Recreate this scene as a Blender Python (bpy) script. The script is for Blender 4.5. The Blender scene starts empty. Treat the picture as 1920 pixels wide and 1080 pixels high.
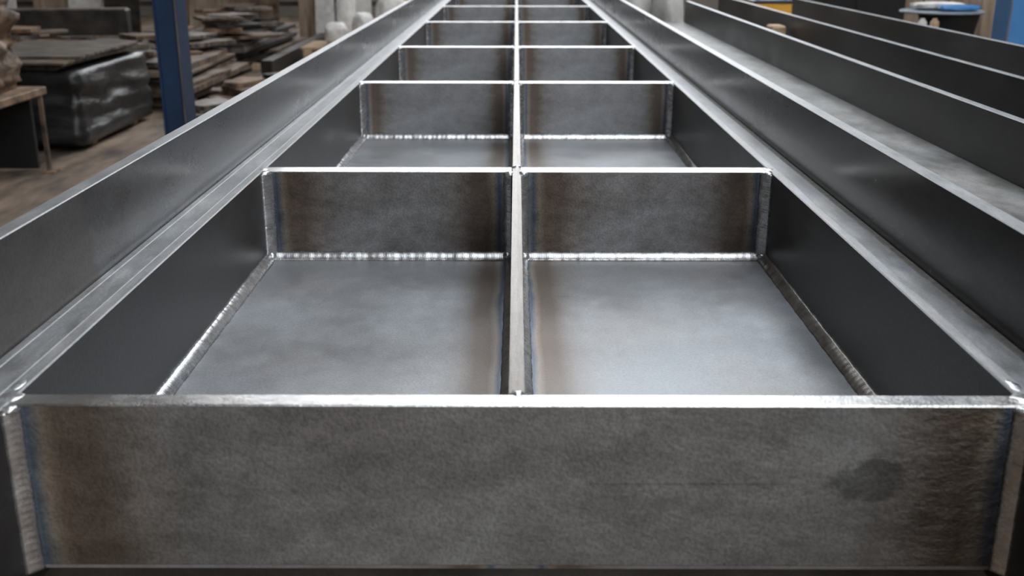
import bpy, bmesh, math, random
from mathutils import Vector, Matrix, noise

random.seed(7)
PI = math.pi
scene = bpy.context.scene
COL = scene.collection

# ------------------------------------------------------------------ camera
CAM_H = 1.45
PITCH = math.radians(18.08)
cam_data = bpy.data.cameras.new('camera')
cam = bpy.data.objects.new('camera', cam_data)
COL.objects.link(cam)
cam.location = (0, 0, CAM_H)
cam.rotation_euler = (PI / 2 - PITCH, 0, math.radians(0.23))
cam_data.sensor_width = 36
cam_data.lens = 37.5
cam_data.clip_start = 0.02
cam_data.dof.use_dof = True
cam_data.dof.focus_distance = 1.7
cam_data.dof.aperture_fstop = 6.3
scene.camera = cam

# ------------------------------------------------------------------ world, exposure
world = bpy.data.worlds.new('world')
scene.world = world
world.use_nodes = True
world.node_tree.nodes['Background'].inputs[0].default_value = (0.75, 0.85, 1, 1)
world.node_tree.nodes['Background'].inputs[1].default_value = 0.3
scene.view_settings.view_transform = 'Standard'
scene.view_settings.look = 'None'
scene.view_settings.gamma = 1
scene.view_settings.use_curve_mapping = False
scene.view_settings.exposure = -0.1
SKY_L = 4.2        # radiance of the daylight in the roof light
GABLE_L = 6.0      # radiance of the daylight in the gable window
REAR_FILL_L = 7.0       # radiance of the added fill window behind the camera

# ------------------------------------------------------------------ helpers
def sub(a, b): return (a[0] - b[0], a[1] - b[1], a[2] - b[2])

class MB:
    """collects shapes in world coordinates; build() links them as ONE mesh object"""
    def __init__(self): self.v = []; self.f = []; self.m = []; self.s = []
    def add(self, vs, fs, mi=0, smooth=False):
        o = len(self.v); self.v += [tuple(p) for p in vs]
        for f in fs:
            self.f.append([i + o for i in f]); self.m.append(mi); self.s.append(smooth)
        return self
    def from_bm(self, bm, mi=0, smooth=False, top_mi=None):
        bm.normal_update(); bm.verts.index_update(); o = len(self.v)
        self.v += [tuple(x.co) for x in bm.verts]
        for f in bm.faces:
            self.f.append([x.index + o for x in f.verts])
            self.m.append(top_mi if (top_mi is not None and f.normal.z > 0.35) else mi); self.s.append(smooth)
        bm.free(); return self
    def box(self, x0, x1, y0, y1, z0, z1, mi=0, bev=0.0, top_mi=None, rot=None, rz=0, seg=1):
        bm = bmesh.new()
        bmesh.ops.create_cube(bm, size=1)
        c = Vector(((x0+x1)/2, (y0+y1)/2, (z0+z1)/2))
        for v in bm.verts: v.co = Vector((v.co.x*(x1-x0), v.co.y*(y1-y0), v.co.z*(z1-z0)))
        if bev: bmesh.ops.bevel(bm, geom=list(bm.edges), offset=bev, segments=seg, affect='EDGES', profile=0.5)
        M = rot if rot is not None else Matrix.Rotation(rz, 3, 'Z')
        for v in bm.verts: v.co = M @ v.co + c
        return self.from_bm(bm, mi, False, top_mi)
    def lathe(self, cx, cy, prof, n=28, mi=0, smooth=True):
        vs = []; fs = []
        for r, z in prof:
            for k in range(n):
                a = 2*PI*k/n; vs.append((cx + r*math.cos(a), cy + r*math.sin(a), z))
        for i in range(len(prof)-1):
            for k in range(n):
                fs.append((i*n+k, i*n+(k+1) % n, (i+1)*n+(k+1) % n, (i+1)*n+k))
        self.add(vs, fs, mi, smooth)
        self.add([(cx+prof[0][0]*math.cos(2*PI*k/n), cy+prof[0][0]*math.sin(2*PI*k/n), prof[0][1]) for k in range(n)], [list(range(n))[::-1]], mi)
        self.add([(cx+prof[-1][0]*math.cos(2*PI*k/n), cy+prof[-1][0]*math.sin(2*PI*k/n), prof[-1][1]) for k in range(n)], [list(range(n))], mi)
        return self
    def cyl(self, p0, p1, r, n=12, mi=0):
        p0 = Vector(p0); p1 = Vector(p1); d = (p1-p0).normalized()
        u = d.orthogonal().normalized(); w = d.cross(u)
        ring = lambda p: [p + r*(math.cos(2*PI*k/n)*u + math.sin(2*PI*k/n)*w) for k in range(n)]
        self.add(ring(p0)+ring(p1), [(k, (k+1) % n, n+(k+1) % n, n+k) for k in range(n)], mi, True)
        self.add(ring(p0), [list(range(n))[::-1]], mi); self.add(ring(p1), [list(range(n))], mi)
        return self
    def build(self, name, mats, parent=None, origin=(0, 0, 0)):
        me = bpy.data.meshes.new(name)
        me.from_pydata([sub(p, origin) for p in self.v], [], self.f)
        if not isinstance(mats, (list, tuple)): mats = [mats]
        for m in mats: me.materials.append(m)
        me.polygons.foreach_set('material_index', self.m)
        me.polygons.foreach_set('use_smooth', self.s)
        me.update()
        o = bpy.data.objects.new(name, me); COL.objects.link(o)
        o.location = origin
        if parent is not None:
            o.parent = parent
            o.location = sub(origin, wloc(parent))
        return o

def wloc(o):
    p = Vector(o.location)
    while o.parent is not None:
        o = o.parent; p = p + Vector(o.location)
    return tuple(p)

def tag(o, label, cat, group=None):
    o['label'] = label; o['category'] = cat
    if group: o['group'] = group
    return o
def thing(name, label, cat, loc=(0, 0, 0), group=None):
    o = bpy.data.objects.new(name, None); COL.objects.link(o); o.location = loc
    o.empty_display_size = 0.1
    return tag(o, label, cat, group)
def structure(o): o['kind'] = 'structure'; return o

# ------------------------------------------------------------------ materials
def new_mat(name):
    m = bpy.data.materials.new(name); m.use_nodes = True
    nt = m.node_tree; return m, nt, nt.nodes['Principled BSDF']
def node(nt, t, **kw):
    n = nt.nodes.new(t)
    for k, v in kw.items():
        if k == 'inp':
            for i, x in v.items(): n.inputs[i].default_value = x
        else: setattr(n, k, v)
    return n
def math_n(nt, op, a, b=None, clamp=False):
    n = node(nt, 'ShaderNodeMath', operation=op, use_clamp=clamp)
    for i, x in enumerate((a, b)):
        if x is None: continue
        if isinstance(x, (int, float)): n.inputs[i].default_value = x
        else: nt.links.new(x, n.inputs[i])
    return n.outputs[0]
def ramp(nt, fac, stops, interp='LINEAR'):
    n = node(nt, 'ShaderNodeValToRGB'); cr = n.color_ramp; cr.interpolation = interp
    while len(cr.elements) < len(stops): cr.elements.new(0.5)
    for e, (p, c) in zip(cr.elements, stops):
        e.position = p; e.color = (c, c, c, 1) if isinstance(c, (int, float)) else (*c, 1)
    nt.links.new(fac, n.inputs[0]); return n.outputs[0]
def mix(nt, mode, fac, a, b):
    n = node(nt, 'ShaderNodeMix', data_type='RGBA', blend_type=mode)
    for s, x in ((n.inputs[0], fac), (n.inputs[6], a), (n.inputs[7], b)):
        if isinstance(x, (int, float)): s.default_value = x
        elif isinstance(x, tuple): s.default_value = (*x, 1)
        else: nt.links.new(x, s)
    return n.outputs[2]
def noise_n(nt, vec, scale, detail=4, rough=0.55, stretch=(1, 1, 1)):
    mp = node(nt, 'ShaderNodeMapping', inp={3: stretch}); nt.links.new(vec, mp.inputs[0])
    n = node(nt, 'ShaderNodeTexNoise', inp={2: scale, 3: detail, 4: rough}); nt.links.new(mp.outputs[0], n.inputs[0])
    return n.outputs[0]

HEAT = [(0.0, (0.86, 0.88, 0.90)), (0.02, (0.60, 0.70, 0.88)), (0.05, (0.34, 0.43, 0.60)), (0.085, (0.66, 0.66, 0.67)),
        (0.125, (0.95, 0.81, 0.67)), (0.21, (0.55, 0.42, 0.33)), (0.40, (0.52, 0.42, 0.35)), (0.62, (0.85, 0.79, 0.74)), (0.9, (1, 1, 1))]

def steel(name, lo, hi, r0=0.3, r1=0.5, metal=0.9, scale=4, stretch=(1, 1, 1), bump=0.15, fine=160,
          heat_half=None, heat_both=True, heat_w=0.2, heat_axis='X', stain=None, crust=None, patch=None, heat_y=None, off=0.016, grain=0.45):
    """mill steel: cloudy tone, fine pitting, brushed streaks; optional heat tint bands beside the welded ends"""
    m, nt, b = new_mat(name)
    tc = node(nt, 'ShaderNodeTexCoord'); P = tc.outputs['Object']
    n1 = noise_n(nt, P, scale, 5, 0.6, stretch)
    n2 = noise_n(nt, P, scale*5, 6, 0.7, stretch)
    n3 = noise_n(nt, P, fine, 3, 0.6)
    cl = math_n(nt, 'ADD', math_n(nt, 'MULTIPLY', n1, 0.62), math_n(nt, 'MULTIPLY', n2, 0.38))
    f = ramp(nt, cl, [(0.36, 0.0), (0.64, 1.0)])
    col = mix(nt, 'MIX', f, lo, hi)
    col = mix(nt, 'MULTIPLY', grain, col, ramp(nt, n3, [(0.3, 0.55), (0.6, 1.0)]))
    # faint warm / cool drift
    n4 = noise_n(nt, P, scale*0.8, 2)
    col = mix(nt, 'MULTIPLY', 0.35, col, ramp(nt, n4, [(0.35, (1.0, 0.93, 0.86)), (0.65, (0.9, 0.97, 1.0))]))
    sx = node(nt, 'ShaderNodeSeparateXYZ'); nt.links.new(P, sx.inputs[0])
    if heat_half:
        ax = sx.outputs[heat_axis]
        if heat_both: ax = math_n(nt, 'ABSOLUTE', ax)
        d = math_n(nt, 'SUBTRACT', heat_half - off, ax)
        w = math_n(nt, 'MULTIPLY', math_n(nt, 'SUBTRACT', n1, 0.5), 0.05)
        w2 = math_n(nt, 'MULTIPLY', math_n(nt, 'SUBTRACT', n2, 0.5), 0.02)
        # the blue line stays close to the weld; the brown wanders
        wob = math_n(nt, 'MULTIPLY', math_n(nt, 'ADD', w, w2), math_n(nt, 'MULTIPLY', d, 18, True))
        d = math_n(nt, 'DIVIDE', math_n(nt, 'ADD', d, wob), heat_w, True)
        col = mix(nt, 'MULTIPLY', 1.0, col, ramp(nt, d, HEAT))
    if heat_y:
        # narrow tint along an edge at a constant local coordinate
        axn, pos, wid = heat_y
        d = math_n(nt, 'SUBTRACT', math_n(nt, 'ABSOLUTE', math_n(nt, 'SUBTRACT', sx.outputs[axn], pos)), 0.02)
        d = math_n(nt, 'ADD', d, math_n(nt, 'MULTIPLY', math_n(nt, 'SUBTRACT', n1, 0.5), wid*0.22))
        d = math_n(nt, 'DIVIDE', d, wid, True)
        col = mix(nt, 'MULTIPLY', 1.0, col, ramp(nt, d, HEAT))
    rough = math_n(nt, 'ADD', math_n(nt, 'MULTIPLY', f, r1 - r0), r0)
    if stain:
        for (cx, cz, rx, rz, dark) in stain:
            ex = math_n(nt, 'DIVIDE', math_n(nt, 'SUBTRACT', sx.outputs['X'], cx), rx)
            ez = math_n(nt, 'DIVIDE', math_n(nt, 'SUBTRACT', sx.outputs['Z'], cz), rz)
            r = math_n(nt, 'ADD', math_n(nt, 'MULTIPLY', ex, ex), math_n(nt, 'MULTIPLY', ez, ez))
            r = math_n(nt, 'ADD', r, math_n(nt, 'MULTIPLY', math_n(nt, 'SUBTRACT', n2, 0.5), 3.0))
            k = ramp(nt, r, [(0.45, 1.0), (1.0, 0.0)])
            col = mix(nt, 'MULTIPLY', k, col, (dark, dark, dark))
    if patch:
        axn, pos, soft, tint, rr = patch
        e = math_n(nt, 'SUBTRACT', pos, sx.outputs[axn])
        e = math_n(nt, 'ADD', e, math_n(nt, 'MULTIPLY', math_n(nt, 'SUBTRACT', n1, 0.5), 0.25))
        k = math_n(nt, 'ADD', math_n(nt, 'DIVIDE', e, soft), 0.5, True)
        col = mix(nt, 'MULTIPLY', k, col, tint)
        rough = math_n(nt, 'ADD', rough, math_n(nt, 'MULTIPLY', k, rr))
    h = math_n(nt, 'ADD', math_n(nt, 'MULTIPLY', n3, 0.35), math_n(nt, 'MULTIPLY', n2, 0.65))
    if crust:
        x0, x1 = crust
        k = math_n(nt, 'DIVIDE', math_n(nt, 'SUBTRACT', sx.outputs['X'], x0), x1 - x0, True)
        cr = noise_n(nt, P, 45, 5, 0.65, (0.8, 1, 1.3))
        h = math_n(nt, 'ADD', h, math_n(nt, 'MULTIPLY', math_n(nt, 'MULTIPLY', cr, k), 4.0))
    bp = node(nt, 'ShaderNodeBump', inp={0: bump, 1: 0.004}); nt.links.new(h, bp.inputs['Height'])
    nt.links.new(bp.outputs[0], b.inputs['Normal'])
    nt.links.new(col, b.inputs['Base Color'])
    nt.links.new(rough, b.inputs['Roughness'])
    b.inputs['Metallic'].default_value = metal
    return m

def plain(name, c0, c1, scale=6, rough=0.7, metal=0.0, bump=0.3, stretch=(1, 1, 1), dist=0.01):
    m, nt, b = new_mat(name)
    tc = node(nt, 'ShaderNodeTexCoord')
    n1 = noise_n(nt, tc.outputs['Object'], scale, 6, 0.6, stretch)
    col = mix(nt, 'MIX', ramp(nt, n1, [(0.34, 0.0), (0.66, 1.0)]), c0, c1)
    nt.links.new(col, b.inputs['Base Color'])
    b.inputs['Roughness'].default_value = rough; b.inputs['Metallic'].default_value = metal
    bp = node(nt, 'ShaderNodeBump', inp={0: bump, 1: dist}); nt.links.new(n1, bp.inputs['Height'])
    nt.links.new(bp.outputs[0], b.inputs['Normal'])
    return m
def emit(name, col, strength):
    m, nt, b = new_mat(name)
    b.inputs['Base Color'].default_value = (0.02, 0.02, 0.02, 1)
    b.inputs['Emission Color'].default_value = (*col, 1); b.inputs['Emission Strength'].default_value = strength
    return m

HALF = 0.488     # cross plate piece: length between side wall and rib
M_edge = steel('ground_edge_steel', (0.74, 0.72, 0.70), (0.93, 0.92, 0.91), 0.17, 0.30, 1.0, 14, (1, 1, 1), 0.25, 420)
M_edge_long = steel('ground_edge_steel_brushed', (0.30, 0.30, 0.30), (0.48, 0.48, 0.49), 0.40, 0.56, 0.85, 9, (6, 1, 1), 0.1, 300)
M_front = steel('front_plate_steel', (0.145, 0.144, 0.140), (0.29, 0.289, 0.285), 0.42, 0.6, 0.4, 5, (1, 1, 1.7), 0.6, 260,
                heat_half=0.5, heat_w=0.18, off=0.009, grain=0.75, stain=[(0.350, 0.010, 0.040, 0.028, 0.55), (0.17, 0.004, 0.14, 0.0011, 0.72)], crust=(0.36, 0.44))
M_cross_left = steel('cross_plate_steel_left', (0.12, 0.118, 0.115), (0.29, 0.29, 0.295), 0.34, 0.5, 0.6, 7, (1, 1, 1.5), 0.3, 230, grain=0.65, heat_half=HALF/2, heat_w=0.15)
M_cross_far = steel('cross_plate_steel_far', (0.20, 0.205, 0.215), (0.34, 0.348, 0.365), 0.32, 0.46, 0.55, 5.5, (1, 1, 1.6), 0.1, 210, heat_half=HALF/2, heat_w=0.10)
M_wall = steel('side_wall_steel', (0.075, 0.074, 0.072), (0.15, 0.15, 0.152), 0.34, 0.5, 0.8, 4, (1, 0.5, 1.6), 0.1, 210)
M_floor = steel('floor_plate_steel', (0.25, 0.255, 0.265), (0.38, 0.39, 0.41), 0.34, 0.48, 0.5, 4.5, (1.4, 1, 1), 0.12, 240, heat_y=('X', 0.0, 0.11))
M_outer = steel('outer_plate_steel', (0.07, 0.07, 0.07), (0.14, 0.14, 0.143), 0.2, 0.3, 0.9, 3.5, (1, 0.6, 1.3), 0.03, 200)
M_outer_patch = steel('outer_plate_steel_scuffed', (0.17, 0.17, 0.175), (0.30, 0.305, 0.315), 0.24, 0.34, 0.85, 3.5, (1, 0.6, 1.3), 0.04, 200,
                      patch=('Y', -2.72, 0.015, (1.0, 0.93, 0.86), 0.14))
M_strip = steel('flange_strip_steel', (0.22, 0.222, 0.226), (0.46, 0.468, 0.48), 0.38, 0.56, 0.9, 8, (2, 0.6, 1), 0.18, 260)
M_weld = steel('weld_metal', (0.42, 0.42, 0.43), (0.72, 0.72, 0.73), 0.2, 0.32, 0.8, 40, (1, 1, 1), 0.02, 300)
M_weld_dull = steel('weld_metal_dull', (0.26, 0.24, 0.22), (0.50, 0.47, 0.44), 0.3, 0.42, 0.9, 40, (1, 1, 1), 0.03, 300)
M_rib = steel('rib_edge_steel', (0.30, 0.28, 0.26), (0.52, 0.49, 0.465), 0.3, 0.42, 1.0, 60, (3, 0.2, 1), 0.25, 420)
M_dark_steel = steel('dark_mill_steel', (0.022, 0.021, 0.019), (0.11, 0.106, 0.10), 0.32, 0.5, 0.5, 2.6, (1, 0.5, 1.4), 0.04, 180)
M_seam = plain('seam_caulk', (0.10, 0.095, 0.09), (0.2, 0.19, 0.18), 60, 0.6, 0.4)
M_blue = plain('blue_paint', (0.010, 0.028, 0.068), (0.016, 0.045, 0.105), 7, 0.42, 0.0, 0.1)
M_blue_bright = plain('bright_blue_paint', (0.035, 0.17, 0.42), (0.05, 0.22, 0.52), 5, 0.4, 0.0, 0.1)
M_concrete = plain('dusty_floor', (0.035, 0.024, 0.017), (0.27, 0.195, 0.14), 1.6, 0.75, 0.0, 0.35, (3.0, 0.8, 1), 0.02)
M_hallwall = plain('hall_wall', (0.16, 0.14, 0.125), (0.26, 0.23, 0.2), 1.2, 0.9)
M_roof = plain('roof_sheet', (0.10, 0.10, 0.10), (0.15, 0.15, 0.15), 2, 0.8)
M_frame = plain('window_frame_paint', (0.12, 0.13, 0.14), (0.18, 0.19, 0.2), 5, 0.5)
M_sky = emit('daylight_glazing', (0.90, 0.95, 1.0), SKY_L)
M_gable = emit('daylight_gable_glazing', (0.95, 0.97, 1.0), GABLE_L)
M_rear_fill = emit('daylight_rear_glazing', (0.98, 0.98, 1.0), REAR_FILL_L)
M_rust = plain('rusty_steel', (0.08, 0.055, 0.04), (0.34, 0.22, 0.14), 9, 0.7, 0.3, 0.4)
M_scrap_a = plain('scrap_plate_grey', (0.035, 0.029, 0.025), (0.30, 0.25, 0.21), 5, 0.5, 0.5, 0.3, (1, 3, 1))
M_scrap_b = plain('scrap_plate_brown', (0.035, 0.024, 0.017), (0.24, 0.17, 0.12), 5, 0.6, 0.3, 0.3, (1, 3, 1))
M_scrap_c = plain('scrap_plate_dark', (0.012, 0.01, 0.008), (0.06, 0.05, 0.042), 6, 0.5, 0.4, 0.3, (1, 3, 1))
M_black = plain('black_paint', (0.004, 0.004, 0.004), (0.012, 0.012, 0.012), 5, 0.8)
M_wrap = plain('black_plastic_wrap', (0.010, 0.0105, 0.011), (0.03, 0.03, 0.03), 5, 0.32, 0.0, 0.5, (1, 1, 3), 0.03)
M_tan = plain('plywood', (0.17, 0.12, 0.085), (0.42, 0.33, 0.255), 3, 0.8, 0, 0.1, (4, 4, 0.5))
M_wood = plain('raw_wood', (0.36, 0.24, 0.14), (0.58, 0.42, 0.27), 6, 0.75, 0, 0.2, (1, 6, 6))
M_white = plain('white_sacking', (0.55, 0.53, 0.50), (0.80, 0.78, 0.75), 10, 0.8)
M_worn = plain('worn_paint', (0.05, 0.05, 0.055), (0.22, 0.19, 0.16), 12, 0.5, 0.2, 0.2, (1, 1, 0.3))
M_tarp = plain('brown_tarp', (0.03, 0.02, 0.013), (0.30, 0.20, 0.13), 7, 0.7, 0.0, 0.6, (1, 1, 1.5), 0.03)
M_lid = plain('grey_lid_paint', (0.16, 0.19, 0.22), (0.30, 0.34, 0.37), 6, 0.4)
M_yellow = plain('yellow_paint', (0.75, 0.36, 0.02), (0.85, 0.44, 0.03), 4, 0.45)
M_orange = plain('orange_paint', (0.60, 0.25, 0.05), (0.75, 0.34, 0.08), 4, 0.5)

# ------------------------------------------------------------------ the hall
HX0, HX1, HY0, HY1, HZ = -10.0, 10.0, -7.0, 22.0, 8.5
SX0, SX1, SY0, SY1 = -0.8, 4.4, -3.0, 21.0          # roof light opening
structure(MB().box(HX0, HX1, HY0, HY1, -0.2, 0.0).build('floor', M_concrete))
structure(MB().box(HX0-0.2, HX0, HY0, HY1, 0, HZ).build('wall_left', M_hallwall))
structure(MB().box(HX1, HX1+0.2, HY0, HY1, 0, HZ).build('wall_right', M_hallwall))
REAR_FILL = [(0.8, 7.0, 2.2, 7.4)]   # unseen rear window, added to light the camera-facing plates
wb = MB(); xs = [HX0]+[v for r in REAR_FILL for v in r[:2]]+[HX1]
for i in (0, 2): wb.box(xs[i], xs[i+1], HY0-0.2, HY0, 0, HZ)
for (a, b2, c, d) in REAR_FILL: wb.box(a, b2, HY0-0.2, HY0, 0, c); wb.box(a, b2, HY0-0.2, HY0, d, HZ)
structure(wb.build('wall_back', M_hallwall))
GX0, GX1, GZ0, GZ1 = -6.6, 5.4, 3.6, 8.0            # gable window opening
wf = MB()
wf.box(HX0, GX0, HY1, HY1+0.2, 0, HZ); wf.box(GX1, HX1, HY1, HY1+0.2, 0, HZ)
wf.box(GX0, GX1, HY1, HY1+0.2, 0, GZ0); wf.box(GX0, GX1, HY1, HY1+0.2, GZ1, HZ)
structure(wf.build('wall_front', M_hallwall))
ce = MB()
ce.box(HX0, SX0, HY0, HY1, HZ, HZ+0.15); ce.box(SX1, HX1, HY0, HY1, HZ, HZ+0.15)
ce.box(SX0, SX1, HY0, SY0, HZ, HZ+0.15); ce.box(SX0, SX1, SY1, HY1, HZ, HZ+0.15)
structure(ce.build('ceiling', M_roof))
win = bpy.data.objects.new('window_1', None); COL.objects.link(win); win.location = ((GX0+GX1)/2, HY1+0.1, GZ0); structure(win)
for i in range(8):
    for j in range(3):
        w = (GX1-GX0)/8; h = (GZ1-GZ0)/3; x = GX0+i*w; z = GZ0+j*h
        MB().box(x+0.04, x+w-0.04, HY1+0.08, HY1+0.1, z+0.04, z+h-0.04).build('pane', M_gable, win)
fr = MB()
for i in range(9): x = GX0+i*(GX1-GX0)/8; fr.box(x-0.04, x+0.04, HY1+0.03, HY1+0.15, GZ0, GZ1)
for j in range(4): z = GZ0+j*(GZ1-GZ0)/3; fr.box(GX0, GX1, HY1+0.035, HY1+0.145, z-0.04, z+0.04)
fr.build('window_frame', M_frame, win)
sk = bpy.data.objects.new('window_2', None); COL.objects.link(sk); sk.location = ((SX0+SX1)/2, (SY0+SY1)/2, HZ); structure(sk)
for i in range(2):
    for j in range(10):
        w = (SX1-SX0)/2; l = (SY1-SY0)/10; x = SX0+i*w; y = SY0+j*l
        MB().box(x+0.03, x+w-0.03, y+0.03, y+l-0.03, HZ+0.05, HZ+0.07).build('pane', M_sky, sk)
fr = MB()
for i in range(3): x = SX0+i*(SX1-SX0)/2; fr.box(x-0.03, x+0.03, SY0, SY1, HZ, HZ+0.12)
for j in range(11): y = SY0+j*(SY1-SY0)/10; fr.box(SX0, SX1, y-0.03, y+0.03, HZ+0.005, HZ+0.115)
fr.build('window_frame', M_frame, sk)

for q, (a, b2, c, d) in enumerate(REAR_FILL):
    wn = bpy.data.objects.new('window_%d' % (3+q), None); COL.objects.link(wn); wn.location = ((a+b2)/2, HY0-0.1, c); structure(wn)  # added fill window, out of view
    nx = 4; nz = 3; w = (b2-a)/nx; h = (d-c)/nz
    for i in range(nx):
        for j in range(nz): MB().box(a+i*w+0.03, a+i*w+w-0.03, HY0-0.12, HY0-0.1, c+j*h+0.03, c+j*h+h-0.03).build('pane', M_rear_fill, wn)
    fr = MB()
    for i in range(nx+1): fr.box(a+i*w-0.03, a+i*w+0.03, HY0-0.16, HY0-0.05, c, d)
    for j in range(nz+1): fr.box(a, b2, HY0-0.155, HY0-0.055, c+j*h-0.03, c+j*h+0.03)
    fr.build('window_frame', M_frame, wn)

# ------------------------------------------------------------------ the welded girder
ZT = CAM_H - 0.433           # level of the top edges
DEPTH = 0.180                # inside depth
ZF = ZT - DEPTH              # top of the floor plate
W2 = 0.5                     # half width inside
WT = 0.017                   # wall thickness
RIB = 0.0085                 # half thickness of the middle rib
Y_END = 10.6
ROWS = [(0.9565, 0.026), (2.067, 0.042), (3.437, 0.046), (4.627, 0.05), (6.085, 0.05), (7.556, 0.05), (9.05, 0.05)]

girder = thing('box_girder', 'long welded steel box girder with a middle rib and two rows of open cells', 'girder', (0, 5.0, ZF-0.03))

def lump(s, seed):  # smooth random along a bead
    return 0.5*math.sin(s*61+seed)+0.3*math.sin(s*143+seed*2.3)+0.2*math.sin(s*311+seed*3.1)

def bead(p0, p1, na, nb, leg, name, mat, parent, pitch=0.0042, nseg=None, npro=7, seed=0.0, amp=0.055):
    """fillet weld along the inside corner p0-p1 between faces with normals na, nb"""
    p0 = Vector(p0); p1 = Vector(p1); na = Vector(na); nb = Vector(nb)
    L = (p1-p0).length; d = (p1-p0).normalized()
    n = nseg or max(8, int(L/(pitch/3)))
    vs = []; fs = []
    for i in range(n+1):
        s = L*i/n
        wv = 1 + 0.05*lump(s*1.3, seed)
        for j in range(npro):
            t = PI/2*j/(npro-1)
            chev = abs(t-PI/4)/(PI/4)
            ph = (s/pitch + 0.55*chev*chev) % 1.0
            rip = (ph if ph < 0.75 else (1-ph)*3) - 0.4
            c, sn = math.cos(t), math.sin(t)
            flat = 1/(c+sn)
            r = leg*wv*(0.55*flat + 0.45)*(1 + amp*rip*(1 if 0 < j < npro-1 else 0.5) )
            p = p0 + d*s + r*(c*nb + sn*na) 
            vs.append(p)
        vs.append(p0 + d*s - 0.001*(na+nb))
    k = npro+1
    flip = d.dot(nb.cross(na)) < 0
    for i in range(n):
        for j in range(k):
            a, b2 = i*k+j, i*k+(j+1) % k
            q = (a, b2, b2+k, a+k)
            fs.append(q[::-1] if not flip else q)
    c0 = list(range(k)); c1 = [n*k+j for j in range(k)]
    fs.append(c0 if not flip else c0[::-1]); fs.append(c1[::-1] if not flip else c1)
    m = MB().add(vs, fs, 0, True)
    mid = tuple((p0+p1)/2)
    return m.build(name, mat, parent, mid)

def tack(p, r, mat, parent, seed=0, squash=(1, 1, 0.7), name='weld_tack'):
    bm = bmesh.new(); bmesh.ops.create_icosphere(bm, subdivisions=3, radius=1)
    for v in bm.verts:
        k = 1 + 0.22*noise.noise(v.co*1.9 + Vector((seed*7.1, seed*3.3, 0)))
        v.co = Vector((v.co.x*squash[0], v.co.y*squash[1], v.co.z*squash[2]))*r*k + Vector(p)
    return MB().from_bm(bm, 0, True).build(name, mat, parent, p)

# floor plate
fp = MB().box(-W2-WT-0.03, W2+WT+0.03, ROWS[0][0]+0.002, Y_END, ZF-0.006, ZF, bev=0.001).build('floor_plate', M_floor, girder, (0, 5, ZF))
# side walls, flanges, outer plates on both sides
OX0, OX1 = 0.568, 0.591       # outer plate inner / outer face
Z_OUT = CAM_H - 0.3125        # top of the outer plates
ZS = ZT - 0.003               # level of the flange strip
for s in (-1, 1):
    a, b2 = sorted((s*W2, s*(W2+WT)))
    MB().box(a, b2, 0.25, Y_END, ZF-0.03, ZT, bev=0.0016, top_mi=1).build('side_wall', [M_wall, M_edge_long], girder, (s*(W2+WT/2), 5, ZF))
    a, b2 = sorted((s*(W2+WT+0.003), s*0.5535))
    MB().box(a, b2, 0.25, Y_END, ZS-0.012, ZS, bev=0.001).build('flange_strip', M_strip, girder, (s*0.535, 5, ZS))
    # narrow seam bar between flange and outer plate
    a, b2 = sorted((s*0.5555, s*(OX0-0.0006)))
    MB().box(a, b2, 0.25, Y_END, ZS-0.013, ZS-0.0015, bev=0.0015).build('seam_bar', M_strip if s < 0 else M_seam, girder, (s*0.562, 5, ZS))
    a, b2 = sorted((s*OX0, s*OX1))
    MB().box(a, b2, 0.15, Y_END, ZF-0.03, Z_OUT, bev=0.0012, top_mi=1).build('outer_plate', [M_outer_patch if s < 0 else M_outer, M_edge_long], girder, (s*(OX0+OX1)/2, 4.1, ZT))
# middle rib with a pitched top
y0 = ROWS[0][0]+ROWS[0][1]
rb = MB(); prof = [(-RIB, ZF), (RIB, ZF), (RIB, ZT-0.0035), (RIB-0.0006, ZT-0.003), (0.0005, ZT+0.0005), (-RIB+0.0006, ZT-0.0022), (-RIB, ZT-0.003)]
n = len(prof)
rb.add([(x+0.001, y0, z) for x, z in prof]+[(x+0.001, Y_END, z) for x, z in prof],
       [(i, (i+1) % n, n+(i+1) % n, n+i)[::-1] for i in range(n)], 0)
rb.add([(x+0.001, y0, z) for x, z in prof], [list(range(n))]); rb.add([(x+0.001, Y_END, z) for x, z in prof], [list(range(n))[::-1]])
for i, f in enumerate(rb.f):
    if i in (2, 3, 4, 5): rb.m[i] = 1
rib = rb.build('middle_rib', [M_wall, M_rib], girder, (0, 5, ZF))

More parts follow.
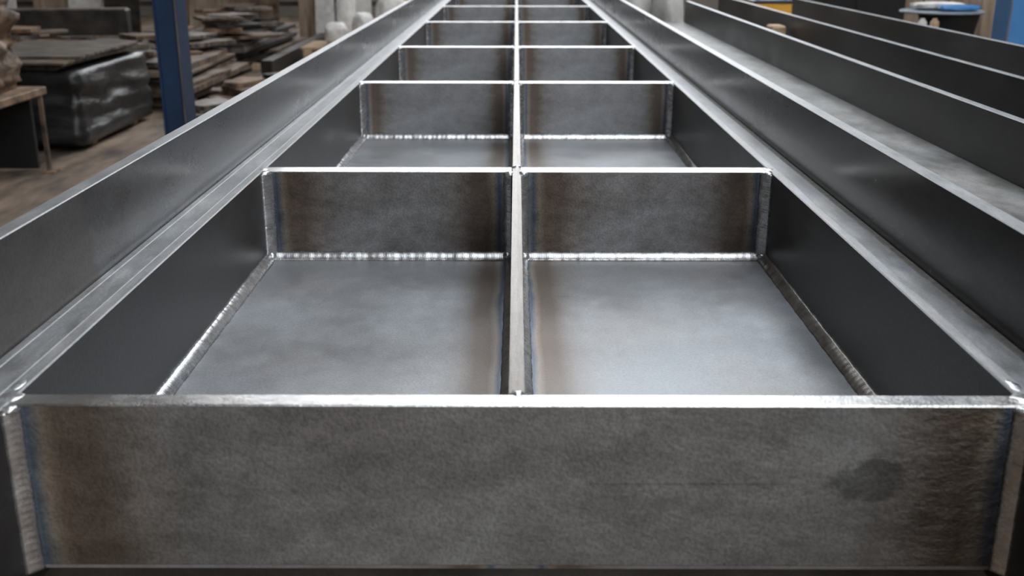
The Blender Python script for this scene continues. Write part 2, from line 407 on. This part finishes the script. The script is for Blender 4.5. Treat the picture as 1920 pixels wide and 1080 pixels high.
LEG = 0.0165
for k, (y, t) in enumerate(ROWS):
    near = k < 3
    pit = 0.0034 if k < 2 else 0.006
    if k == 0:
        pl = MB().box(-W2, W2, y, y+t, ZF-0.001, ZT, bev=0.0016, top_mi=1).build('cross_plate', [M_front, M_edge], girder, (0, y+t/2, (ZF+ZT)/2))
        pieces = [(pl, -W2, W2)]
    else:
        pieces = []
        for (xa, xb) in ((-W2, -RIB), (RIB, W2)):
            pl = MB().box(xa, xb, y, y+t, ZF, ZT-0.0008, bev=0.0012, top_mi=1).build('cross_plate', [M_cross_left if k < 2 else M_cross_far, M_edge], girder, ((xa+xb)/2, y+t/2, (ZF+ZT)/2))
            pieces.append((pl, xa, xb))
    for q, (pl, xa, xb) in enumerate(pieces):
        sd = k*3.1+q*1.7
        lg = LEG if k else 0.0135
        for (x, nx, wm) in ((xa, 1, M_weld), (xb, -1, M_weld)):
            zt = ZT-0.004; zb = ZF+(0.0 if k else -0.004)
            bead((x, y, zb), (x, y, zt), (nx, 0, 0), (0, -1, 0), lg*(1.0 if x*nx > 0 else (1.28 if k else 1.05)), 'weld_bead', wm, pl, pit*(1.5 if k else 2.2), seed=sd+nx, amp=0.07 if k else 0.16)
            tack((x+nx*lg*0.32, y-lg*0.30, ZT-0.0045), lg*0.62, M_weld, pl, seed=sd+nx, squash=(1, 1, 0.55))
        if k:
            bead((xa+0.004, y, ZF), (xb-0.004, y, ZF), (0, 0, 1), (0, -1, 0), LEG*0.95, 'weld_bead', M_weld, pl, pit, seed=sd+5)
            for (x, nx) in ((xa, 1), (xb, -1)):
                if k < 4: tack((x+nx*LEG*0.5, y-LEG*0.5, ZF+LEG*0.45), LEG*0.62, M_weld, pl, seed=sd+9+nx, squash=(1, 1, 1))
        if k == 0:
            # ground-over corner welds on the top edge
            for sx_ in (-1, 1):
                tack((sx_*(W2+0.004), y+0.017, ZT-0.003), 0.013, M_weld, pl, seed=3+sx_, squash=(1.1, 1.2, 0.42))
                tack((sx_*(W2+0.009), y+0.05, ZT-0.002), 0.010, M_weld, pl, seed=6+sx_, squash=(0.7, 1.8, 0.35))
        else:
            sgn = -1 if xa < 0 else 1
            tack((sgn*(W2+0.003), y+t*0.45, ZT-0.003), 0.0105, M_weld, pl, seed=sd, squash=(1, 1.1, 0.4))
    tack((0.001, y+t+0.004, ZT-0.005), 0.009, M_weld, rib, seed=k, squash=(1, 1.2, 0.8))
# floor welds along walls and rib, cell by cell
for k in range(len(ROWS)-1):
    ya = ROWS[k][0]+ROWS[k][1]+0.001; yb = ROWS[k+1][0]-0.004
    pit = 0.0045 if k == 0 else 0.009
    if k > 3: continue
    for (x, nx, m_, lg) in ((-W2, 1, M_weld, LEG), (-RIB+0.001, -1, M_weld_dull, LEG*0.9), (RIB+0.001, 1, M_weld, LEG*0.9), (W2, -1, M_weld_dull, LEG)):
        bead((x, ya, ZF), (x, yb, ZF), (0, 0, 1), (nx, 0, 0), lg, 'weld_bead', m_, fp, pit, seed=k*2.2+x*9)

# trestles carrying the girder and the channels
def trestle(y, label, xa, xb, z):
    t = thing('steel_trestle', label, 'trestle', ((xa+xb)/2, y, 0), 'trestles under the girder')
    MB().box(xa, xb, y-0.06, y+0.06, z-0.12, z, bev=0.004).build('beam', M_dark_steel, t, ((xa+xb)/2, y, z-0.06))
    for x in (xa+0.15, xb-0.15):
        for dy in (-0.22, 0.22):
            M = Matrix.Rotation(math.atan2(dy, z-0.12), 3, 'X')
            MB().box(x-0.03, x+0.03, y+dy/2-0.03, y+dy/2+0.03, 0.0, z-0.118, rot=M).build('leg', M_dark_steel, t, (x, y+dy/2, 0))
        MB().box(x-0.025, x+0.025, y-0.16, y+0.16, 0.25, 0.3).build('brace', M_dark_steel, t, (x, y, 0.27))
    return t
for i, y in enumerate((1.12, 2.7, 5.2, 8.6)):  # nearest one added as dark backing for the shaded gap under the front plate
    trestle(y, ['dark steel trestle just behind the front plate, below the girder', 'dark steel trestle under the nearest cells of the girder', 'dark steel trestle under the middle of the girder', 'dark steel trestle under the far cells of the girder'][i], -0.75, 0.75 if i in (0, 3) else 2.0, ZF-0.03)

# ------------------------------------------------------------------ channels lying to the right of the girder
def channel(label, xa, xb, zb, zt, yend, y0=0.15, th=0.02, bt=0.014):
    t = thing('steel_channel', label, 'steel channel', ((xa+xb)/2, (y0+yend)/2, ZF-0.03), 'dark steel channels right of the girder')
    MB().box(xa, xb+0.0, y0, yend, zb-bt, zb, bev=0.001).build('base_plate', [M_strip2 if 'nearest' in label else M_dark_steel], t, ((xa+xb)/2, 3, zb))
    MB().box(xb, xb+th, y0, yend+0.004, ZF-0.03, zt, bev=0.0012, top_mi=1).build('upright_plate', [M_dark_steel, M_edge_long], t, (xb, 3, zb))
    if zb > ZF: MB().box(xa+0.02, xa+0.035, y0, yend, ZF-0.03, zb-bt, bev=0.001).build('web_plate', M_dark_steel, t, (xa, 3, zb))
    return t
M_strip2 = steel('channel_base_steel', (0.10, 0.098, 0.094), (0.34, 0.335, 0.33), 0.48, 0.62, 0.8, 6, (1.2, 0.6, 1), 0.1, 200)
channel('nearest dark steel channel, its pale base strip beside the girder', 0.600, 0.912, CAM_H-0.425, CAM_H-0.3125, 5.95)
channel('dark steel channel between the nearest and the farthest right-hand channels', 0.945, 1.300, ZF-0.016, CAM_H-0.3390, 7.1)
channel('farthest dark steel channel, in front of the round tub and bright blue column', 1.335, 1.750, ZF-0.016, CAM_H-0.3500, 7.0)

# ------------------------------------------------------------------ blue columns
def column(label, x, y, w, d, h, m_web, m_fl, tf=0.011, twb=0.012):
    t = thing('steel_column', label, 'column', (x, y, 0), 'blue painted steel columns')
    for s in (-1, 1):
        a, b2 = sorted((x+s*w/2, x+s*(w/2-tf)))
        MB().box(a, b2, y-d/2, y+d/2, 0.02, h, bev=0.002).build('flange', m_fl, t, (x+s*w/2, y, 0))
    for s in (-1, 1):
        xe = x+s*(w/2-tf/2); MB().box(xe-tf*0.35, xe+tf*0.35, y-d/2-0.0015, y-d/2+0.001, 0.03, h-0.01).build('worn_edge', M_worn if (s > 0) == (x < 0) else m_fl, t, (xe, y, 0))
    MB().box(x-w/2+tf, x+w/2-tf, y-d/2+0.02, y-d/2+0.02+twb, 0.02, h).build('web', m_web, t, (x, y, 0))
    MB().box(x-w*0.9, x+w*0.9, y-d*0.8, y+d*0.8, 0, 0.02, bev=0.003).build('base_plate', m_fl, t, (x, y, 0))
    for s in (-1, 1):
        for q in (-1, 1):
            MB().cyl((x+s*w*0.7, y+q*d*0.65, 0.02), (x+s*w*0.7, y+q*d*0.65, 0.06), 0.012, 6).build('bolt', M_dark_steel, t, (x+s*w*0.7, y+q*d*0.65, 0.02))
    return t
column('dark blue steel column behind the left side of the girder', -1.735, 5.5, 0.118, 0.17, HZ, M_blue, M_blue)
column('bright blue steel column at the right edge beside the round tub', 2.53, 5.6, 0.125, 0.18, HZ, M_blue_bright, M_blue_bright)
column('slim far blue column rising behind the pale sacks', -2.28, 14.2, 0.12, 0.14, HZ, M_blue, M_blue)

# ------------------------------------------------------------------ left background
# low table at the left edge
TX = -3.04; TH = 0.55
t = thing('work_table', 'low rusty steel table with thin legs at the left edge', 'table', (TX-0.7, 6.2, 0))
MB().box(TX-1.5, TX, 5.2, 6.95, TH-0.05, TH, bev=0.006).build('table_top', M_rust, t, (TX-0.75, 6.1, TH))
for (x, y) in ((TX-0.02, 6.88), (TX-0.02, 5.27), (TX-1.45, 6.88), (TX-1.45, 5.27)):
    l_ = MB().box(x-0.012, x+0.012, y-0.012, y+0.012, 0.012, TH-0.05).build('leg', M_scrap_b, t, (x, y, 0))
    MB().box(x-0.05, x+0.05, y-0.05, y+0.05, 0, 0.012).build('foot', M_rust, l_, (x, y, 0))
MB().box(TX-1.46, TX-1.42, 5.2, 6.9, 0.02, TH-0.05).build('back_panel', M_black, t, (TX-1.44, 6, 0.3))  # black sheet added in place of the shade under the table
MB().box(TX-1.42, TX-0.1, 6.9, 6.93, 0.02, TH-0.05).build('end_panel', M_black, t, (TX-0.7, 6.9, 0.3))  # second added sheet, closes the dark underside at the far end
# offcuts piled on the table
labels_off = ['rusty offcut bar leaning up from the table pile', 'flat rusty offcut at the front of the table pile', 'grey offcut lying across the table pile',
              'brown offcut block at the back of the table', 'short tan offcut beside the leaning bar', 'dark offcut plate under the table pile']
def offcut(i, c, dim, rx, ry, rz, m):
    R = Matrix.Rotation(rz, 3, 'Z') @ Matrix.Rotation(ry, 3, 'Y') @ Matrix.Rotation(rx, 3, 'X')
    o = MB().box(c[0]-dim[0]/2, c[0]+dim[0]/2, c[1]-dim[1]/2, c[1]+dim[1]/2, c[2]-dim[2]/2, c[2]+dim[2]/2, bev=0.006, rot=R).build('steel_offcut', m, None, c)
    tag(o, labels_off[i], 'offcut', 'offcuts piled on the low table')
offcut(5, (TX-0.5, 6.35, TH+0.021), (0.75, 1.0, 0.04), 0, 0, 0.05, M_rust)
offcut(1, (TX-0.2, 5.85, TH+0.066), (0.3, 0.4, 0.05), 0, 0, 0.05, M_rust)
offcut(4, (TX-0.12, 6.22, TH+0.066), (0.16, 0.22, 0.05), 0, 0, 0.0, M_scrap_b)

ORD = 'first second third fourth fifth sixth seventh eighth ninth tenth eleventh twelfth thirteenth fourteenth fifteenth sixteenth'.split()
def shade(m): return {'scrap_plate_grey': 'grey', 'scrap_plate_brown': 'brown', 'scrap_plate_dark': 'dark', 'rusty_steel': 'rusty', 'plywood': 'tan', 'white_sacking': 'pale'}.get(m.name, 'grey')
# wrapped bale behind the table, with grey sheets on top
def bale(c, dim, rz, m, name, label, cat, amp=0.03, seed=0.0, nx=14, top_flat=True):
    bm = bmesh.new(); bmesh.ops.create_cube(bm, size=1)
    bmesh.ops.subdivide_edges(bm, edges=list(bm.edges), cuts=nx, use_grid_fill=True)
    bm.normal_update()
    offs = {}
    for v in bm.verts:
        p = Vector((v.co.x*dim[0], v.co.y*dim[1], v.co.z*dim[2]))
        k = noise.fractal(Vector((p.x*1.5, p.y*2.0+p.z*3, p.z*9))+Vector((seed, seed, 0)), 1.0, 2.0, 4)
        n_ = v.normal.copy()
        if abs(v.co.z) > 0.499: n_ = Vector((0, 0, 0))
        offs[v] = p + n_*amp*k
    R = Matrix.Rotation(rz, 3, 'Z')
    for v, p in offs.items(): v.co = R @ p + Vector(c)
    o = MB().from_bm(bm, 0, True).build(name, m, None, (c[0], c[1], c[2]-dim[2]/2))
    return tag(o, label, cat)
bale((-3.62, 8.33, 0.304), (1.05, 1.5, 0.52), 0.0, M_wrap, 'wrapped_bale', 'dark plastic wrapped bale on the floor between the low table and blue column', 'bale', 0.045, 2.0)
for i, y in enumerate((7.9, 8.8)):
    o = MB().box(-4.12, -3.14, y-0.04, y+0.04, 0, 0.042, bev=0.004).build('timber_bearer', M_wood, None, (-3.6, y, 0))
    tag(o, ['near timber bearer under the wrapped bale', 'far timber bearer under the wrapped bale'][i], 'timber', 'bearers under the wrapped bale')
def plate(c, dim, rz, m, label, group, tilt=(0, 0), name='steel_sheet', cat='steel sheet', rag=0.05):
    # sheet with a slightly ragged outline
    n = 12; vs = []; fs = []
    R = Matrix.Rotation(rz, 3, 'Z') @ Matrix.Rotation(tilt[0], 3, 'X') @ Matrix.Rotation(tilt[1], 3, 'Y')
    pts = []
    for k in range(n):
        u = k/n*4; sd = int(u); f = u-sd
        q = [(-1+2*f, -1), (1, -1+2*f), (1-2*f, 1), (-1, 1-2*f)][sd]
        j = 1 + random.uniform(-rag, rag)
        pts.append((q[0]*dim[0]/2*j, q[1]*dim[1]/2*j))
    for z in (-dim[2]/2, dim[2]/2): vs += [R @ Vector((x, y, z)) + Vector(c) for x, y in pts]
    fs = [tuple(range(n))[::-1], tuple(range(n, 2*n))] + [(k, (k+1) % n, n+(k+1) % n, n+k) for k in range(n)]
    o = MB().add(vs, fs).build(name, m, None, (c[0], c[1], c[2]-dim[2]/2))
    return tag(o, label, cat, group)
z = 0.566
for i in range(5):
    h = random.uniform(0.012, 0.02)
    plate((-3.66+random.uniform(-0.08, 0.06), 8.35+random.uniform(-0.1, 0.1), z+h/2+0.001), (1.0+random.uniform(-.1, .08), 1.45+random.uniform(-.2, .05), h), random.uniform(-0.06, 0.06),
          [M_scrap_a, M_scrap_b, M_scrap_a, M_scrap_b, M_scrap_a][i], 'thin %s steel sheet, %s from the bottom on the dark wrapped bale' % (['grey', 'brown', 'grey', 'brown', 'grey'][i], ORD[i]), 'sheets on the wrapped bale'); z += h+0.002

bale((-3.50, 6.66, TH+0.302), (0.70, 0.42, 0.52), 0.1, M_tarp, 'tarp_bundle', 'crumpled rusty brown bundle standing on the low table at the left edge', 'bundle', 0.09, 5.0)
# stacks of flame-cut plates on the floor
def stack(x0, x1, y0, y1, h, label, group, jit=0.12):
    z = 0.0; lay = 0; place = label.split(' in ')[1]
    for (yy, wh) in zip((y0+(y1-y0)*0.2, y0+(y1-y0)*0.8), ('near', 'far')):
        o = MB().box(x0, x1, yy-0.05, yy+0.05, 0, 0.08, bev=0.004).build('timber_bearer', M_wood, None, ((x0+x1)/2, yy, 0))
        tag(o, wh+' rough timber bearer under '+place, 'timber', 'bearers under '+group.split(' in ')[1])
    z = 0.082
    while z < h:
        t_ = random.uniform(0.02, 0.055)
        if random.random() < 0.4 and z+0.06 < h:   # two shorter pieces side by side
            ym = y0+(y1-y0)*random.uniform(0.35, 0.65)
            spans = [(y0, ym-0.1), (ym+0.1, y1)]
        else: spans = [(y0, y1)]
        for (a, b2) in spans:
            w = (x1-x0)*random.uniform(0.75, 1.05); l_ = (b2-a)*random.uniform(0.88, 1.0)
            m_ = random.choice([M_scrap_a, M_scrap_b, M_scrap_c, M_scrap_c, M_scrap_b])
            half = '' if len(spans) == 1 else ('near ' if a == y0 else 'far ')
            plate(((x0+x1)/2+random.uniform(-jit, jit), (a+b2)/2+random.uniform(-jit, jit)*0.6, z+t_/2), (w, l_, t_), random.uniform(-0.035, 0.035),
                  m_, '%s%s cut plate, %s layer up, %s' % (half, shade(m_), ORD[lay], place), group, (0, 0), 'cut_plate', 'steel plate', 0.08)
        z += t_+0.002; lay += 1
    return z
Z1 = stack(-4.05, -2.95, 9.4, 11.7, 0.30, 'ragged flame cut plate in the low stack right of the blue column', 'plates in the low stack right of the blue column')
Z2 = stack(-5.5, -4.3, 9.6, 12.6, 0.50, 'ragged flame cut plate in the higher stack behind the blue column', 'plates in the higher stack behind the blue column')
Z3 = stack(-4.1, -3.0, 12.0, 15.2, 0.36, 'ragged flame cut plate in the far stack near the pale sacks', 'plates in the far stack near the pale sacks')
Z4 = stack(-7.2, -5.8, 9.2, 12.2, 0.46, 'ragged flame cut plate in the stack at the far left', 'plates in the stack at the far left')
def heap(cx, cy, z0, n, smin, smax, label, group, spread=0.25):
    z = z0
    for i in range(n):
        t_ = random.uniform(0.012, 0.05); k = 1-0.45*i/n
        m_ = random.choice([M_scrap_a, M_scrap_a, M_scrap_b, M_rust, M_scrap_c])
        plate((cx+random.uniform(-spread, spread), cy+random.uniform(-spread, spread), z+t_/2+0.001),
              (random.uniform(smin, smax)*k, random.uniform(smin, smax)*1.7*k, t_), random.uniform(-1.2, 1.2),
              m_, '%s jagged offcut, %s up, %s' % (shade(m_), ORD[i], label.split('offcut ')[1]), group, (0, 0), 'steel_offcut', 'offcut', 0.22)
        z += t_+0.003
heap(-3.45, 9.85, Z1, 9, 0.25, 0.5, 'jagged offcut heaped on the near end of the low stack', 'offcuts on the near end of the low stack')
heap(-3.5, 11.3, Z1, 8, 0.25, 0.5, 'jagged offcut heaped on the far end of the low stack', 'offcuts on the far end of the low stack')
heap(-4.8, 10.2, Z2, 5, 0.3, 0.7, 'jagged offcut heaped on the higher stack behind the column', 'offcuts on the higher stack')
heap(-4.9, 12.1, Z2, 5, 0.3, 0.7, 'jagged offcut heaped on the back of the higher stack', 'offcuts on the back of the higher stack')
heap(-3.5, 12.6, Z3, 8, 0.3, 0.7, 'jagged offcut heaped on the near end of the far stack', 'offcuts on the near end of the far stack')
heap(-3.5, 14.2, Z3, 8, 0.3, 0.7, 'jagged offcut heaped on the far end of the far stack', 'offcuts on the far end of the far stack')
heap(-6.4, 10.2, Z4, 4, 0.3, 0.8, 'jagged offcut heaped on the stack at the far left', 'offcuts on the far left stack')
heap(-2.5, 8.75, 0.0, 6, 0.25, 0.5, 'jagged offcut dropped on the floor just behind the dark blue column', 'offcuts on the floor behind the column', 0.15)
heap(-2.42, 9.8, 0.0, 6, 0.25, 0.5, 'jagged offcut dropped on the floor beside the low stack', 'offcuts on the floor by the low stack', 0.15)
heap(-2.3, 10.9, 0.0, 6, 0.25, 0.5, 'jagged offcut dropped on the floor before the long dark bar', 'offcuts on the floor before the dark bar', 0.15)
# long dark box section lying on the stacks, and a long beam on the low stack
t = thing('box_section', 'long dark box section lying on the plates left of the blue column', 'steel beam', (-4.5, 11.2, 0.5))
R = Matrix.Rotation(0.18, 3, 'Z')
MB().box(-5.45, -3.95, 10.95, 11.2, 0.53, 0.78, bev=0.012, rot=R).build('tube_body', M_scrap_c, t, (-4.7, 11.1, 0.53))
MB().box(-5.43, -3.97, 10.97, 11.18, 0.7805, 0.79, rot=R).build('cover_sheet', M_scrap_a, t, (-4.7, 11.1, 0.79))
o = MB().box(-2.74, -2.62, 11.6, 15.2, 0.0, 0.22, bev=0.006).build('steel_bar', M_scrap_c, None, (-3.0, 12, 0.4))
tag(o, 'long dark steel bar on the floor beside the far plate stack', 'steel bar')
# pale sheets leaning at the back left
for i in range(11):
    x = -8.6+i*0.62+random.uniform(-0.1, 0.1); yb = 16.25-0.0*i-(i % 3)*0.35; w = random.uniform(0.5, 0.85); h = random.uniform(1.5, 2.3)
    R = Matrix.Rotation(random.uniform(-0.1, 0.1), 3, 'Z') @ Matrix.Rotation(-0.1, 3, 'X')
    m = [M_tan, M_tan, M_scrap_b, M_tan, M_white, M_scrap_c][i % 6] if i != 2 else M_white
    o = MB().box(x-w/2, x+w/2, yb, yb+0.03, 0.01, h, rot=R, bev=0.003).build('plywood_sheet', m, None, (x, yb, 0))
    tag(o, 'tall %s panel leaning at the back left, %s from the left' % (shade(m), ORD[i]), 'panel', 'panels leaning at the back left')
t = thing('storage_rack', 'dark steel rack holding up the leaning panels at the back left', 'rack', (-5.5, 16.9, 0))
for x in (-8.8, -6.9, -5.0, -3.1, -1.6):
    MB().box(x-0.04, x+0.04, 16.66, 16.74, 0, 2.6).build('post', M_dark_steel, t, (x, 16.7, 0))
for z in (0.5, 1.4, 2.3):
    MB().box(-8.8, -1.6, 16.62, 16.66, z, z+0.07).build('rail', M_dark_steel, t, (-5.2, 16.64, z))

# pale sacks by the far column
def sack(c, dim, rz, m, label, group, tilt=0.0, name='sack', cat='sack', seed=0):
    bm = bmesh.new(); bmesh.ops.create_icosphere(bm, subdivisions=4, radius=1)
    R = Matrix.Rotation(rz, 3, 'Z') @ Matrix.Rotation(tilt, 3, 'Y')
    for v in bm.verts:
        p = v.co.copy()
        p = Vector([math.copysign(abs(x)**0.65, x) for x in p])
        k = 1 + 0.10*noise.noise(p*2.2+Vector((seed*5, 0, seed))) + 0.04*noise.noise(p*6+Vector((seed, 2, 0)))
        v.co = R @ Vector((p.x*dim[0]/2*k, p.y*dim[1]/2*k, p.z*dim[2]/2*k)) + Vector(c)
    o = MB().from_bm(bm, 0, True).build(name, m, None, (c[0], c[1], c[2]-dim[2]/2))
    return tag(o, label, cat, group)
t = thing('wooden_pallet', 'low wooden pallet under the pale sacks by the far column', 'pallet', (-1.95, 13.0, 0))
for i in range(5): MB().box(-2.5, -1.3, 12.6+i*0.18, 12.72+i*0.18, 0.24, 0.265).build('board', M_wood, t, (-1.9, 12.66+i*0.18, 0.24))
for x in (-2.42, -1.9, -1.38): MB().box(x-0.05, x+0.05, 12.6, 13.44, 0, 0.24).build('bearer', M_wood, t, (x, 13, 0))
sk_l = ['small pale round sack at the left of the pallet', 'small pale round sack in the middle of the pallet', 'pale sack standing behind the two round ones', 'large pale sack at the right end of the pallet', 'orange sack behind the large pale one']
for i, (c, d_) in enumerate((((-2.12, 12.85, 0.40), (0.26, 0.26, 0.26)), ((-1.80, 12.85, 0.46), (0.22, 0.26, 0.36)), ((-2.05, 13.2, 0.58), (0.24, 0.22, 0.58)), ((-1.48, 13.0, 0.55), (0.3, 0.36, 0.56)))):
    sack(c, d_, i*0.7, M_white, sk_l[i], 'pale sacks on the far pallet', seed=i)
sack((-1.36, 13.75, 0.36), (0.4, 0.4, 0.72), 0.3, M_orange, sk_l[4], 'pale sacks on the far pallet', seed=7)

# ------------------------------------------------------------------ right background
t = thing('work_bench', 'small bench holding white sacks beyond the nearest right channel', 'bench', (0.78, 6.5, 0))
MB().box(0.62, 0.935, 6.1, 6.9, 0.86, 0.90, bev=0.004).build('bench_top', M_scrap_c, t, (0.93, 6.6, 0.88))
for x in (0.65, 0.905):
    for y in (6.15, 6.85): MB().box(x-0.025, x+0.025, y-0.025, y+0.025, 0, 0.86).build('leg', M_dark_steel, t, (x, y, 0))
w_l = ['white crumpled sack at the left of the small bench', 'white crumpled sack upright at the right of the small bench', 'white crumpled sack at the back of the small bench']
sack((0.705, 6.5, 1.085), (0.15, 0.2, 0.35), 0.2, M_white, w_l[0], 'white sacks on the bench', seed=1)
sack((0.855, 6.26, 1.06), (0.13, 0.2, 0.30), 0.6, M_white, w_l[1], 'white sacks on the bench', seed=2)
sack((0.80, 6.76, 1.12), (0.26, 0.17, 0.40), -0.2, M_white, w_l[2], 'white sacks on the bench', seed=3)
o = MB().box(1.203, 1.275, 5.17, 5.29, ZF-0.015, CAM_H-0.386, bev=0.012, seg=3).build('wood_block', M_wood, None, (1.24, 5.23, ZF-0.015))
tag(o, 'tan wooden block standing in the middle right-hand channel', 'wood block')

# yellow welding machine
yx, yy = 1.87, 8.0
t = thing('welding_machine', 'yellow welding machine with a dark top behind the right-hand channels', 'welding machine', (yx, yy, 0))
MB().box(yx-0.155, yx+0.155, yy, yy+0.55, 0.12, 1.012, bev=0.015, seg=2).build('body', M_yellow, t, (yx, yy+0.27, 0.12))
MB().box(yx-0.15, yx+0.15, yy-0.01, yy+0.56, 1.013, 1.035, bev=0.008).build('lid', M_blue, t, (yx, yy+0.27, 0.99))
MB().box(yx-0.1, yx+0.1, yy-0.012, yy, 0.55, 0.8).build('control_panel', M_black, t, (yx, yy, 0.6))
h_ = MB().cyl((yx-0.1, yy+0.1, 1.08), (yx+0.1, yy+0.1, 1.08), 0.012)
h_.cyl((yx-0.1, yy+0.1, 1.02), (yx-0.1, yy+0.1, 1.085), 0.012); h_.cyl((yx+0.1, yy+0.1, 1.02), (yx+0.1, yy+0.1, 1.085), 0.012)
h_.build('handle', M_black, t, (yx, yy+0.1, 1.02))
for s in (-1, 1):
    for q in (0.08, 0.47): MB().cyl((yx+s*0.12, yy+q, 0.07), (yx+s*0.15, yy+q, 0.07), 0.07, 20).build('wheel', M_black, t, (yx+s*0.14, yy+q, 0.07))

# black machine cabinet
bx, by = 2.85, 9.2
t = thing('machine_cabinet', 'tall black machine cabinet behind the farthest right channel', 'machine', (bx, by, 0))
MB().box(bx-0.46, bx+0.40, by, by+0.7, 0.1, 1.9, bev=0.02, seg=2).build('body', M_black, t, (bx, by+0.35, 0.1))
for i in range(2): MB().box(bx-0.44+i*0.42, bx-0.05+i*0.42, by-0.015, by, 0.2, 1.8, bev=0.004).build('door', M_black, t, (bx-0.2+i*0.4, by, 1))
MB().box(bx-0.42, bx+0.36, by+0.05, by+0.65, 0, 0.1).build('plinth', M_dark_steel, t, (bx, by+0.3, 0))

# round tub with blue and white lid
cx, cy = 2.76, 7.15
t = thing('round_tub', 'black tapered tub with a wide grey lid between black cabinet and bright blue column', 'tub', (cx, cy, 0))
MB().lathe(cx+0.05, cy, [(0.11, 0.45), (0.12, 0.5), (0.15, 0.8), (0.19, 0.995)], 36).build('tub_body', M_black, t, (cx, cy, 0.5))
MB().lathe(cx, cy, [(0.21, 0.997), (0.26, 1.001), (0.265, 1.008), (0.257, 1.015), (0.2, 1.014)], 40).build('lid', M_lid, t, (cx, cy, 1.0))
MB().lathe(cx+0.05, cy, [(0.2, 0.0), (0.2, 0.03), (0.05, 0.06), (0.05, 0.45)], 28).build('stand', M_black, t, (cx, cy, 0))
# lid dressing: pale disc and rag
sack((cx-0.0, cy+0.09, 1.041), (0.34, 0.2, 0.045), 0.1, M_white, 'pale cloth lying at the back of the tub lid', None, name='cloth', cat='cloth', seed=4)
sack((cx+0.07, cy-0.1, 1.037), (0.26, 0.14, 0.038), -0.1, M_blue_bright, 'blue cloth lying at the front of the tub lid', None, name='cloth', cat='cloth', seed=5)
t = thing('side_shelf', 'narrow dark shelf with cans beside the black tub', 'shelf', (2.53, 6.75, 0))
MB().box(2.42, 2.63, 6.63, 6.86, 0.86, 0.88).build('shelf_board', M_black, t, (2.53, 6.75, 0.87))
for x in (2.44, 2.61): MB().box(x-0.015, x+0.015, 6.73, 6.76, 0, 0.86).build('leg', M_black, t, (x, 6.75, 0))
for i, (x, h) in enumerate(((2.485, 0.112), (2.56, 0.112))):
    o = MB().lathe(x, 6.72, [(0.024, 0.881), (0.026, 0.89), (0.026, 0.88+h-0.02), (0.014, 0.88+h-0.008), (0.014, 0.88+h)], 16).build('spray_can', [M_white, M_wood][i], None, (x, 6.72, 0.881))
    tag(o, ['pale can on the narrow shelf left of the tub', 'tan can on the narrow shelf left of the tub'][i], 'can', 'cans on the narrow shelf')

# brown cartons far right
for i, (x, y, w, h) in enumerate(((3.9, 11.5, 0.5, 1.1), (4.45, 11.6, 0.45, 0.9), (5.0, 11.4, 0.5, 1.15), (5.6, 11.5, 0.5, 1.0))):
    t = thing('carton', ['tall brown carton seen above the tub, leftmost of four', 'shorter brown carton second from the left above the tub', 'tall brown carton third from the left, beside the blue column', 'brown carton rightmost of four behind the blue column'][i], 'carton', (x, y, 0), 'brown cartons at the far right')
    MB().box(x-w/2, x+w/2, y-0.2, y+0.2, 0, h, bev=0.005).build('box_body', M_tan, t, (x, y, 0))
    MB().box(x-0.03, x+0.03, y-0.203, y+0.203, h-0.15, h+0.003).build('tape', M_scrap_b, t, (x, y, h))
